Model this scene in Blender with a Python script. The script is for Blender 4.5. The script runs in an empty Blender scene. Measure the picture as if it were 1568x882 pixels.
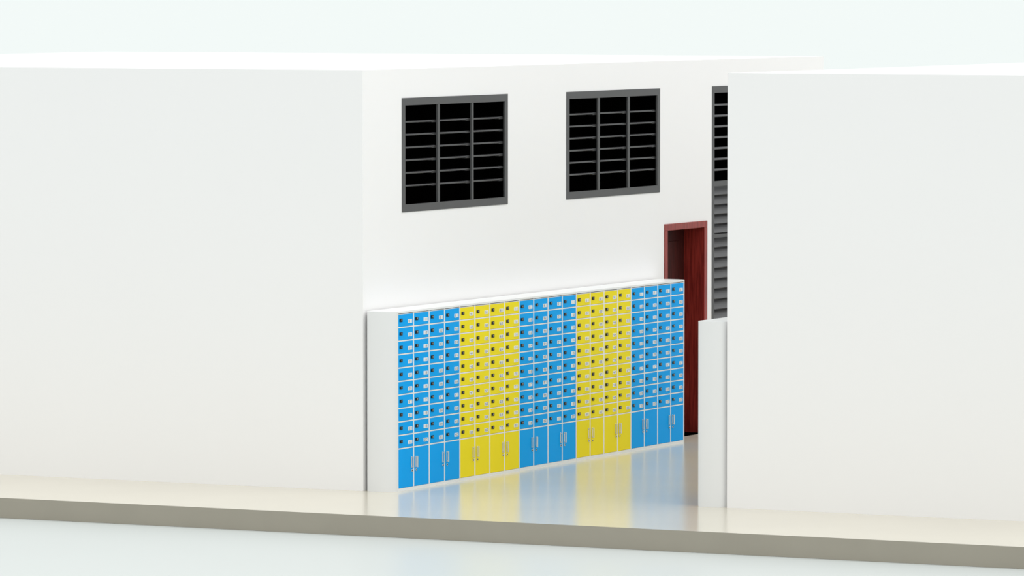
import bpy, bmesh, math
from mathutils import Vector, Matrix
scene = bpy.context.scene
scene.view_settings.view_transform = 'Standard'
scene.view_settings.look = 'None'

# ------------------------------------------------------------------ materials
def mat(name, col, rough=0.5, metal=0.0, spec=0.5, var=0.0, vscale=3.0, bump=0.0, bscale=40.0, stretch=None, col2=None):
    m = bpy.data.materials.new(name); m.use_nodes = True
    nt = m.node_tree; b = nt.nodes['Principled BSDF']
    b.inputs['Base Color'].default_value = (*col, 1)
    b.inputs['Roughness'].default_value = rough
    b.inputs['Metallic'].default_value = metal
    b.inputs['Specular IOR Level'].default_value = spec
    tc = nt.nodes.new('ShaderNodeTexCoord'); mp = nt.nodes.new('ShaderNodeMapping')
    nt.links.new(tc.outputs['Object'], mp.inputs['Vector'])
    if stretch: mp.inputs['Scale'].default_value = stretch
    if var > 0 or col2:
        n = nt.nodes.new('ShaderNodeTexNoise'); n.inputs['Scale'].default_value = vscale
        n.inputs['Detail'].default_value = 4
        nt.links.new(mp.outputs['Vector'], n.inputs['Vector'])
        r = nt.nodes.new('ShaderNodeValToRGB')
        c2 = col2 if col2 else tuple(c*(1-var) for c in col)
        r.color_ramp.elements[0].position = 0.35; r.color_ramp.elements[1].position = 0.65
        r.color_ramp.elements[0].color = (*c2, 1); r.color_ramp.elements[1].color = (*col, 1)
        nt.links.new(n.outputs['Fac'], r.inputs['Fac'])
        nt.links.new(r.outputs['Color'], b.inputs['Base Color'])
    if bump > 0:
        n2 = nt.nodes.new('ShaderNodeTexNoise'); n2.inputs['Scale'].default_value = bscale
        nt.links.new(mp.outputs['Vector'], n2.inputs['Vector'])
        bp = nt.nodes.new('ShaderNodeBump'); bp.inputs['Strength'].default_value = bump
        bp.inputs['Distance'].default_value = 0.01
        nt.links.new(n2.outputs['Fac'], bp.inputs['Height'])
        nt.links.new(bp.outputs['Normal'], b.inputs['Normal'])
    return m

M_wall  = mat('white_plaster', (0.90,0.885,0.888), 0.9, spec=0.08, var=0.004, vscale=0.8)
M_floor = mat('polished_cream_floor', (0.72,0.665,0.56), 0.20, spec=0.6, var=0.03, vscale=0.7)
M_slabedge = mat('slab_edge_concrete', (0.36,0.33,0.275), 0.85, spec=0.2, var=0.04, vscale=2)
M_ground = mat('pale_ground', (0.635,0.665,0.66), 0.35, spec=0.12, var=0.01, vscale=0.3)
M_body  = mat('locker_white_steel', (0.88,0.88,0.88), 0.35, spec=0.25, var=0.005)
M_panel = mat('end_panel_white_steel', (0.80,0.80,0.805), 0.4, spec=0.2, var=0.005)
M_blue  = mat('locker_blue', (0.004,0.39,0.93), 0.45, spec=0.08, var=0.02, vscale=2)
M_yel   = mat('locker_yellow', (0.95,0.78,0.02), 0.45, spec=0.08, var=0.02, vscale=2)
M_black = mat('black_lock_plastic', (0.008,0.008,0.008), 0.35, spec=0.2, var=0.1)
M_tag   = mat('number_tag', (0.86,0.88,0.90), 0.5, spec=0.2, var=0.01)
M_digit = mat('tag_ink', (0.16,0.18,0.24), 0.6, var=0.1)
M_metal = mat('brushed_steel', (0.80,0.78,0.75), 0.3, metal=0.85, var=0.05, vscale=30)
M_frame = mat('grey_window_frame', (0.10,0.10,0.102), 0.5, spec=0.2, var=0.04, vscale=5)
M_louv  = mat('dark_louvre', (0.035,0.035,0.037), 0.35, spec=0.5, var=0.05, vscale=5)
M_louv2 = mat('grey_louvre', (0.11,0.11,0.115), 0.5, spec=0.3, var=0.05, vscale=5)
M_void  = mat('interior_shade_black', (0.001,0.001,0.001), 0.9, spec=0.0, var=0.1)  # near-black colour stands in for shade inside the window openings
M_wood  = mat('mahogany', (0.34,0.036,0.026), 0.4, spec=0.3, stretch=(14,14,0.9), vscale=3.5, col2=(0.19,0.016,0.012), bump=0.15, bscale=8)
M_wood_shade = mat('shaded_mahogany_leaf', (0.07,0.012,0.010), 0.5, spec=0.15, stretch=(14,14,0.9), vscale=3.5, col2=(0.035,0.008,0.007), bump=0.15, bscale=8)  # mahogany darkened: lintel shade on the recessed leaf put into its colour

# ------------------------------------------------------------------ mesh helpers
class MB:
    def __init__(s): s.bm = bmesh.new(); s.mats = []
    def mi(s, m):
        if m not in s.mats: s.mats.append(m)
        return s.mats.index(m)
    def box(s, lo, hi, m, bev=0.0, seg=2, rot=None):
        i = s.mi(m); c = (Vector(lo)+Vector(hi))/2; d = Vector(hi)-Vector(lo)
        tb = bmesh.new(); bmesh.ops.create_cube(tb, size=1)
        for v in tb.verts: v.co = Vector((v.co.x*d.x, v.co.y*d.y, v.co.z*d.z))
        if bev > 0:
            bmesh.ops.bevel(tb, geom=tb.edges[:], offset=bev, segments=seg, affect='EDGES', profile=0.5)
        if rot: tb.transform(rot)
        tb.transform(Matrix.Translation(c))
        s.merge(tb, i)
    def merge(s, tb, i):
        vm = {}
        for v in tb.verts: vm[v] = s.bm.verts.new(v.co)
        for f in tb.faces:
            nf = s.bm.faces.new([vm[v] for v in f.verts]); nf.material_index = i; nf.smooth = f.smooth
        tb.free()
    def cyl(s, p0, p1, r, m, seg=12):
        i = s.mi(m); p0 = Vector(p0); p1 = Vector(p1); d = p1-p0
        tb = bmesh.new(); bmesh.ops.create_cone(tb, cap_ends=True, segments=seg, radius1=r, radius2=r, depth=d.length)
        for f in tb.faces: f.smooth = len(f.verts) == 4
        tb.transform(Matrix.Translation((p0+p1)/2) @ d.to_track_quat('Z','Y').to_matrix().to_4x4())
        s.merge(tb, i)
    def quad(s, pts, m):
        f = s.bm.faces.new([s.bm.verts.new(p) for p in pts]); f.material_index = s.mi(m)
    def prism(s, poly, axis_lo, axis_hi, m, smooth=False):
        """poly: (x,z) points, extruded along y"""
        i = s.mi(m); tb = bmesh.new()
        a = [tb.verts.new((x, axis_lo, z)) for x, z in poly]; b = [tb.verts.new((x, axis_hi, z)) for x, z in poly]
        tb.faces.new(a); tb.faces.new(b[::-1]); n = len(poly)
        for k in range(n):
            f = tb.faces.new([a[k], b[k], b[(k+1) % n], a[(k+1) % n]]); f.smooth = smooth
        bmesh.ops.recalc_face_normals(tb, faces=tb.faces[:])
        s.merge(tb, i)
    def obj(s, name, parent=None, loc=(0,0,0)):
        me = bpy.data.meshes.new(name); s.bm.to_mesh(me); s.bm.free()
        for m in s.mats: me.materials.append(m)
        o = bpy.data.objects.new(name, me); scene.collection.objects.link(o)
        o.location = loc
        if parent: o.parent = parent
        return o
def empty(name, loc=(0,0,0), rz=0):
    e = bpy.data.objects.new(name, None); scene.collection.objects.link(e)
    e.location = loc; e.rotation_euler[2] = rz; e.empty_display_size = 0.2
    return e

H = 4.29
T = 0.30
BX0, BX1 = 0.0, 4.073       # corridor side walls
YB = 11.7                   # back of the buildings
XL, XR = -10.0, 13.0

# ------------------------------------------------------------------ openings in left corridor wall
W1 = (0.85, 3.27, 2.813, 3.99)
W2 = (4.695, 7.085, 2.813, 3.985)
W3 = (8.497, 10.90, 0.60, 3.985)
DR = (7.21, 8.357, 0.0, 2.445)
holes = [W1, W2, W3, DR]

def holed_wall(name, x_face, x_back, y0, y1, z0, z1, holes):
    b = MB(); ys = sorted({y0, y1, *[h[0] for h in holes], *[h[1] for h in holes]})
    zs = sorted({z0, z1, *[h[2] for h in holes], *[h[3] for h in holes]})
    ins = lambda y, z: any(h[0] < y < h[1] and h[2] < z < h[3] for h in holes)
    for i in range(len(ys)-1):
        for j in range(len(zs)-1):
            a, c, d, e = ys[i], ys[i+1], zs[j], zs[j+1]
            if ins((a+c)/2, (d+e)/2): continue
            b.quad([(x_face,a,d),(x_face,c,d),(x_face,c,e),(x_face,a,e)], M_wall)
            b.quad([(x_back,a,d),(x_back,a,e),(x_back,c,e),(x_back,c,d)], M_wall)
    for (a, c, d, e) in holes + [(y0, y1, z0, z1)]:
        b.quad([(x_face,a,d),(x_back,a,d),(x_back,a,e),(x_face,a,e)], M_wall)
        b.quad([(x_face,c,d),(x_face,c,e),(x_back,c,e),(x_back,c,d)], M_wall)
        b.quad([(x_face,a,e),(x_back,a,e),(x_back,c,e),(x_face,c,e)], M_wall)
        b.quad([(x_face,a,d),(x_face,c,d),(x_back,c,d),(x_back,a,d)], M_wall)
    bmesh.ops.remove_doubles(b.bm, verts=b.bm.verts[:], dist=1e-5)
    return b.obj(name)

def simple(name, lo, hi, m):
    b = MB(); b.box(lo, hi, m); return b.obj(name)

ZW = H-0.15
simple('wall_front_left', (XL, 0, 0), (BX0, T, ZW), M_wall)
holed_wall('wall_corridor_left', BX0, BX0-T, T, YB-T, 0, ZW, holes)
simple('wall_back_left', (XL, YB-T, 0), (BX0, YB, ZW), M_wall)
simple('wall_outer_left', (XL, T, 0), (XL+T, YB-T, ZW), M_wall)
simple('roof_left', (XL, 0, ZW), (BX0, YB, H), M_wall)
simple('wall_front_right', (BX1, 0, 0), (XR, T, ZW), M_wall)
simple('wall_corridor_right', (BX1, T, 0), (BX1+T, YB-T, ZW), M_wall)
simple('wall_back_right', (BX1, YB-T, 0), (XR, YB, ZW), M_wall)
simple('wall_outer_right', (XR-T, T, 0), (XR, YB-T, ZW), M_wall)
simple('roof_right', (BX1, 0, ZW), (XR, YB, H), M_wall)

# floor slab : polished top, concrete edge
b = MB()
x0, x1, y0, y1 = XL-3, XR+3, -2.295, YB+3
b.quad([(x0,y0,0),(x1,y0,0),(x1,y1,0),(x0,y1,0)], M_floor)
b.quad([(x0,y0,-.203),(x1,y0,-.203),(x1,y0,0),(x0,y0,0)], M_slabedge)
b.quad([(x1,y0,-.203),(x1,y1,-.203),(x1,y1,0),(x1,y0,0)], M_slabedge)
b.quad([(x1,y1,-.203),(x0,y1,-.203),(x0,y1,0),(x1,y1,0)], M_slabedge)
b.quad([(x0,y1,-.203),(x0,y0,-.203),(x0,y0,0),(x0,y1,0)], M_slabedge)
b.quad([(x0,y0,-.203),(x0,y1,-.203),(x1,y1,-.203),(x1,y0,-.203)], M_slabedge)
bmesh.ops.remove_doubles(b.bm, verts=b.bm.verts[:], dist=1e-5)
b.obj('floor')
b = MB(); g = 6000
b.quad([(-g,-g,-.204),(g,-g,-.204),(g,g,-.204),(-g,g,-.204)], M_ground); b.obj('ground')

# ------------------------------------------------------------------ windows
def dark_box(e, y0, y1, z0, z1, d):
    """black panels that paint in the shade of the cavity behind the frame"""
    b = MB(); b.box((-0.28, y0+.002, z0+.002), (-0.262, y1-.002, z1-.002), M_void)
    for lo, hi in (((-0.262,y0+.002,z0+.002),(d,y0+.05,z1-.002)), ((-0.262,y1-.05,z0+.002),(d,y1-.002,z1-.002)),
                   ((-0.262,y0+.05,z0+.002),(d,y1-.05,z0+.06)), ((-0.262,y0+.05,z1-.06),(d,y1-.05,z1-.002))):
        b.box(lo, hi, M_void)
    b.obj('recess_shade', e)

def louvre_window(name, y0, y1, z0, z1):
    """open blade window, opening on plane x=0, frame flush with the wall"""
    e = empty(name, (0, 0, 0))
    fy, fz = 0.07, 0.078
    b = MB(); d = -0.014
    for lo, hi in (((d, y0, z0),(0.006, y1, z0+fz)), ((d, y0, z1-fz),(0.006, y1, z1)),
                   ((d, y0, z0+fz),(0.006, y0+fy, z1-fz)), ((d, y1-fy, z0+fz),(0.006, y1, z1-fz))):
        b.box(lo, hi, M_frame)
    ya, yb, za, zb = y0+fy, y1-fy, z0+fz, z1-fz
    w = (yb-ya-2*0.045)/3
    cols = []
    for k in range(3):
        a = ya+k*(w+0.045); cols.append((a, a+w))
        if k < 2: b.box((d, a+w, za), (0.004, a+w+0.045, zb), M_frame); b.box((-0.2, a+w+.003, za), (d, a+w+0.042, zb), M_void)  # black backing paints the shade behind each mullion
    b.obj('frame', e)
    b = MB()
    for a, c in cols:
        for k in range(6):
            z = z1-0.25-k*0.132
            b.box((-0.10, a, z-0.010), (-0.016, c, z+0.010), M_louv, 0.008, 3)
            b.box((-0.07, c-0.10, z-0.016), (-0.016, c, z+0.012), M_louv, 0.007, 2)
    b.obj('louvre_blades', e)
    dark_box(e, y0, y1, z0, z1, d)
    return e
louvre_window('window_1', *W1)
louvre_window('window_2', *W2)

# tall stair window: open blades above, closed sloping slats below
y0, y1, z0, z1 = W3
e = empty('window_3'); b = MB(); d = -0.014; fy = 0.06
zm = 2.86
for lo, hi in (((d,y0,z0),(0.006,y1,z0+.078)), ((d,y0,z1-.078),(0.006,y1,z1)), ((d,y0,z0+.078),(0.006,y0+fy,z1-.078)),
               ((d,y1-fy,z0+.078),(0.006,y1,z1-.078)), ((d,y0+fy,zm-.03),(0.006,y1-fy,zm+.03)), ((d,y0+fy,2.235),(0.006,y1-fy,2.275))):
    b.box(lo, hi, M_frame)
ya, yb = y0+fy, y1-fy; w = (yb-ya-.09)/3; cols = []
for k in range(3):
    a = ya+k*(w+.045); cols.append((a, a+w))
    if k < 2:
        for q0, q1 in ((z0+.078, 2.235), (2.275, zm-.03), (zm+.03, z1-.078)):
            b.box((d, a+w, q0), (0.004, a+w+.045, q1), M_frame)
b.obj('frame', e)
b = MB()
for a, c in cols:
    for k in range(7):
        z = z1-0.22-k*0.125
        if z > zm+.06: b.box((-0.10, a, z-.012), (-0.016, c, z+.012), M_louv2, .008, 3)
    for lo, hi in ((2.275, zm-.03), (z0+.078, 2.235)):
        n = round((hi-lo)/0.118); st = (hi-lo)/n
        for k in range(n):
            z = lo+k*st
            b.prism([(-0.03, z+.004), (-0.014, z+.014), (-0.085, z+st+.006), (-0.10, z+st-.002)], a, c, M_louv2)
b.obj('louvre_blades', e)
dark_box(e, y0, y1, z0, z1, -.014)

# ------------------------------------------------------------------ door
y0, y1, z0, z1 = DR
e = empty('door_1'); b = MB(); fw = 0.075
for lo, hi in (((-0.295,y0,0.002),(0.012,y0+fw,z1-fw)), ((-0.295,y1-fw-.01,0.002),(0.012,y1,z1-fw)), ((-0.295,y0,z1-fw),(0.012,y1,z1))):
    b.box(lo, hi, M_wood, 0.004, 1)
b.obj('frame', e)
b = MB(); a, c, zt = y0+fw+.004, y1-fw-.014, z1-fw-.004
b.box((-0.285, a, 0.008), (-0.245, c, zt), M_wood_shade)
for (p, q) in ((0.15, 1.0), (1.12, 2.22)):
    yy0, yy1 = a+.14, c-.14
    b.box((-0.249, yy0, p), (-0.238, yy1, q), M_wood_shade, .004, 1)
b.obj('door_leaf', e)
b = MB(); b.cyl((-0.245, a+.07, 1.03), (-0.19, a+.07, 1.03), .011, M_metal); b.box((-0.2, a+.06, 1.02), (-0.185, a+.19, 1.04), M_metal, .004)
b.obj('door_handle', e)

# ------------------------------------------------------------------ lockers
SEG = {'0':'abcdef','1':'bc','2':'abged','3':'abgcd','4':'fgbc','5':'afgcd','6':'afgedc','7':'abc','8':'abcdefg','9':'abcdfg'}
def digit(b, ch, x, yc, zc, w, h, t):
    for s in SEG[ch]:
        if s == 'a': r = (-w/2, w/2, h/2-t, h/2)
        if s == 'd': r = (-w/2, w/2, -h/2, -h/2+t)
        if s == 'g': r = (-w/2, w/2, -t/2, t/2)
        if s == 'b': r = (w/2-t, w/2, 0, h/2)
        if s == 'c': r = (w/2-t, w/2, -h/2, 0)
        if s == 'f': r = (-w/2, -w/2+t, 0, h/2)
        if s == 'e': r = (-w/2, -w/2+t, -h/2, 0)
        b.quad([(x, yc+r[0], zc+r[2]), (x, yc+r[1], zc+r[2]), (x, yc+r[1], zc+r[3]), (x, yc+r[0], zc+r[3])], M_digit)

UW = 1.377; LH = 1.838
def locker(loc, rz, color, depth, start, end_panel=None):
    """front faces local +X, length along local +Y starting at 0"""
    e = empty('locker_cabinet', loc, rz)
    b = MB(); g_ = 0.0015
    b.box((0.0, g_, 0.0), (depth-0.018, UW-g_, LH), M_body)
    xs = depth-0.018; xf = depth-0.001
    cw = UW/4
    zt = 1.812; rh = 0.1375; zb = 0.032
    zl = zt-10*rh
    b.box((xs, g_, zt), (xf, UW-g_, LH), M_body); b.box((xs, g_, 0), (xf, UW-g_, zb), M_body)
    b.obj('carcass', e)
    fr = MB(); dr = MB(); hw = MB(); tg = MB()
    for k in range(5):
        yc = k*cw; ww = 0.011
        lo = max(g_, yc-ww); hi = min(UW-g_, yc+ww)
        fr.box((xs, lo, zb), (xf, hi, zt), M_body)
    for k in range(4):
        a, c = k*cw+.011, (k+1)*cw-.011
        for j in range(11):
            z = zt-j*rh
            fr.box((xs, a, z-.006), (xf, c, z+.006), M_body)
        for j in range(10):
            zhi = zt-j*rh-.006; zlo = zhi-rh+.012
            dr.box((xs, a+.002, zlo+.0015), (depth, c-.002, zhi-.0015), color, .0025, 1)
            # cam lock : black escutcheon with barrel
            ly, lz = a+.055, zlo+.066
            hw.box((depth-.001, ly-.032, lz-.016), (depth+.006, ly+.032, lz+.016), M_black, .005, 2)
            hw.cyl((depth+.005, ly+.008, lz), (depth+.010, ly+.008, lz), .009, M_metal, 10)
            hw.box((depth+.009, ly+.004, lz-.006), (depth+.012, ly+.012, lz+.006), M_black)
            ty, tz = a+.25, zlo+.050
            tg.box((depth-.001, ty-.045, tz-.019), (depth+.003, ty+.045, tz+.019), M_tag, .004, 1)
            s = '%02d' % ((start+j+10*k) % 100)
            digit(tg, s[0], depth+.0035, ty-.018, tz, .022, .024, .004)
            digit(tg, s[1], depth+.0035, ty+.018, tz, .022, .024, .004)
        dr.box((xs, a+.002, zb+.0015), (depth, c-.002, zl-.0075), color, .0025, 1)
        hy = (c-.036) if k % 2 == 0 else (a+.036)
        z0_, z1_ = .235, .330
        hw.box((depth-.001, hy-.010, z0_-.010), (depth+.004, hy+.010, z1_+.010), M_metal, .003, 1)
        hw.cyl((depth, hy, z0_), (depth+.022, hy, z0_), .006, M_metal)
        hw.cyl((depth, hy, z1_), (depth+.022, hy, z1_), .006, M_metal)
        hw.box((depth+.016, hy-.008, z0_-.010), (depth+.026, hy+.008, z1_+.010), M_metal, .004, 2)
        hw.cyl((depth-.001, hy, .200), (depth+.008, hy, .200), .012, M_metal)
        hw.cyl((depth+.007, hy, .200), (depth+.010, hy, .200), .007, M_black, 8)
    fr.obj('face_grid', e); dr.obj('doors', e); hw.obj('locks_and_handles', e); tg.obj('number_tags', e)
    if end_panel:
        # bowed end panel (convex in plan)
        pw = 0.095
        p = MB(); tb = bmesh.new(); N = 64; ex = 2.1
        q = []
        for k in range(N+1):
            t = math.pi*(1-k/N); cx = math.cos(t); sx = math.sin(t)
            x = depth/2*(1+math.copysign(abs(cx)**(2/ex), cx)); q.append((x, pw*abs(sx)**(2/ex)))
        pts = [(x, -v) if end_panel < 0 else (x, UW+v) for x, v in q]
        lo = [tb.verts.new((x, y, 0)) for x, y in pts]; hi = [tb.verts.new((x, y, LH)) for x, y in pts]
        tb.faces.new(lo); tb.faces.new(hi); n = len(pts)
        for k in range(n):
            tb.faces.new([lo[k], lo[(k+1) % n], hi[(k+1) % n], hi[k]])
        bmesh.ops.recalc_face_normals(tb, faces=tb.faces[:])
        p.merge(tb, p.mi(M_panel)); p.obj('end_panel', e)
    return e

GAP = 0.022
DL = 0.369-GAP
for k in range(5):
    locker((GAP, 0.065+k*UW, 0), 0, M_blue if k % 2 == 0 else M_yel, DL, 1+40*k, -1 if k == 0 else (1 if k == 4 else None))
DRt = BX1-3.738-GAP
for k in range(5):
    locker((BX1-GAP, 0.065+(k+1)*UW, 0), math.pi, M_blue if k % 2 == 0 else M_yel, DRt, 1+40*k, 1 if k == 0 else (-1 if k == 4 else None))

# ------------------------------------------------------------------ light
w = bpy.data.worlds.new('World'); scene.world = w; w.use_nodes = True
bg = w.node_tree.nodes['Background']; bg.inputs['Color'].default_value = (0.895, 0.93, 0.918, 1); bg.inputs['Strength'].default_value = 1.2
s = bpy.data.lights.new('sun', 'SUN'); s.energy = 0.9; s.angle = math.radians(55); s.color = (1, .985, .965)
so = bpy.data.objects.new('sun', s); scene.collection.objects.link(so)
dirv = Vector((0.65, 0.12, 1.0))      # towards the sun
so.rotation_euler = dirv.to_track_quat('Z', 'Y').to_euler(); so.location = (10, -10, 20)

# ------------------------------------------------------------------ camera
yaw = math.radians(26.7); p = math.atan(600.8/11042)
F = Vector((-math.sin(yaw)*math.cos(p), math.cos(yaw)*math.cos(p), -math.sin(p)))
cam = bpy.data.cameras.new('camera'); cam.sensor_width = 36; cam.lens = 11042/2000*36
cam.clip_start = 1; cam.clip_end = 20000
co = bpy.data.objects.new('camera', cam); scene.collection.objects.link(co)
co.location = (27.17011, -50.64264, 5.2)
co.rotation_euler = F.to_track_quat('-Z', 'Y').to_euler()
scene.camera = co
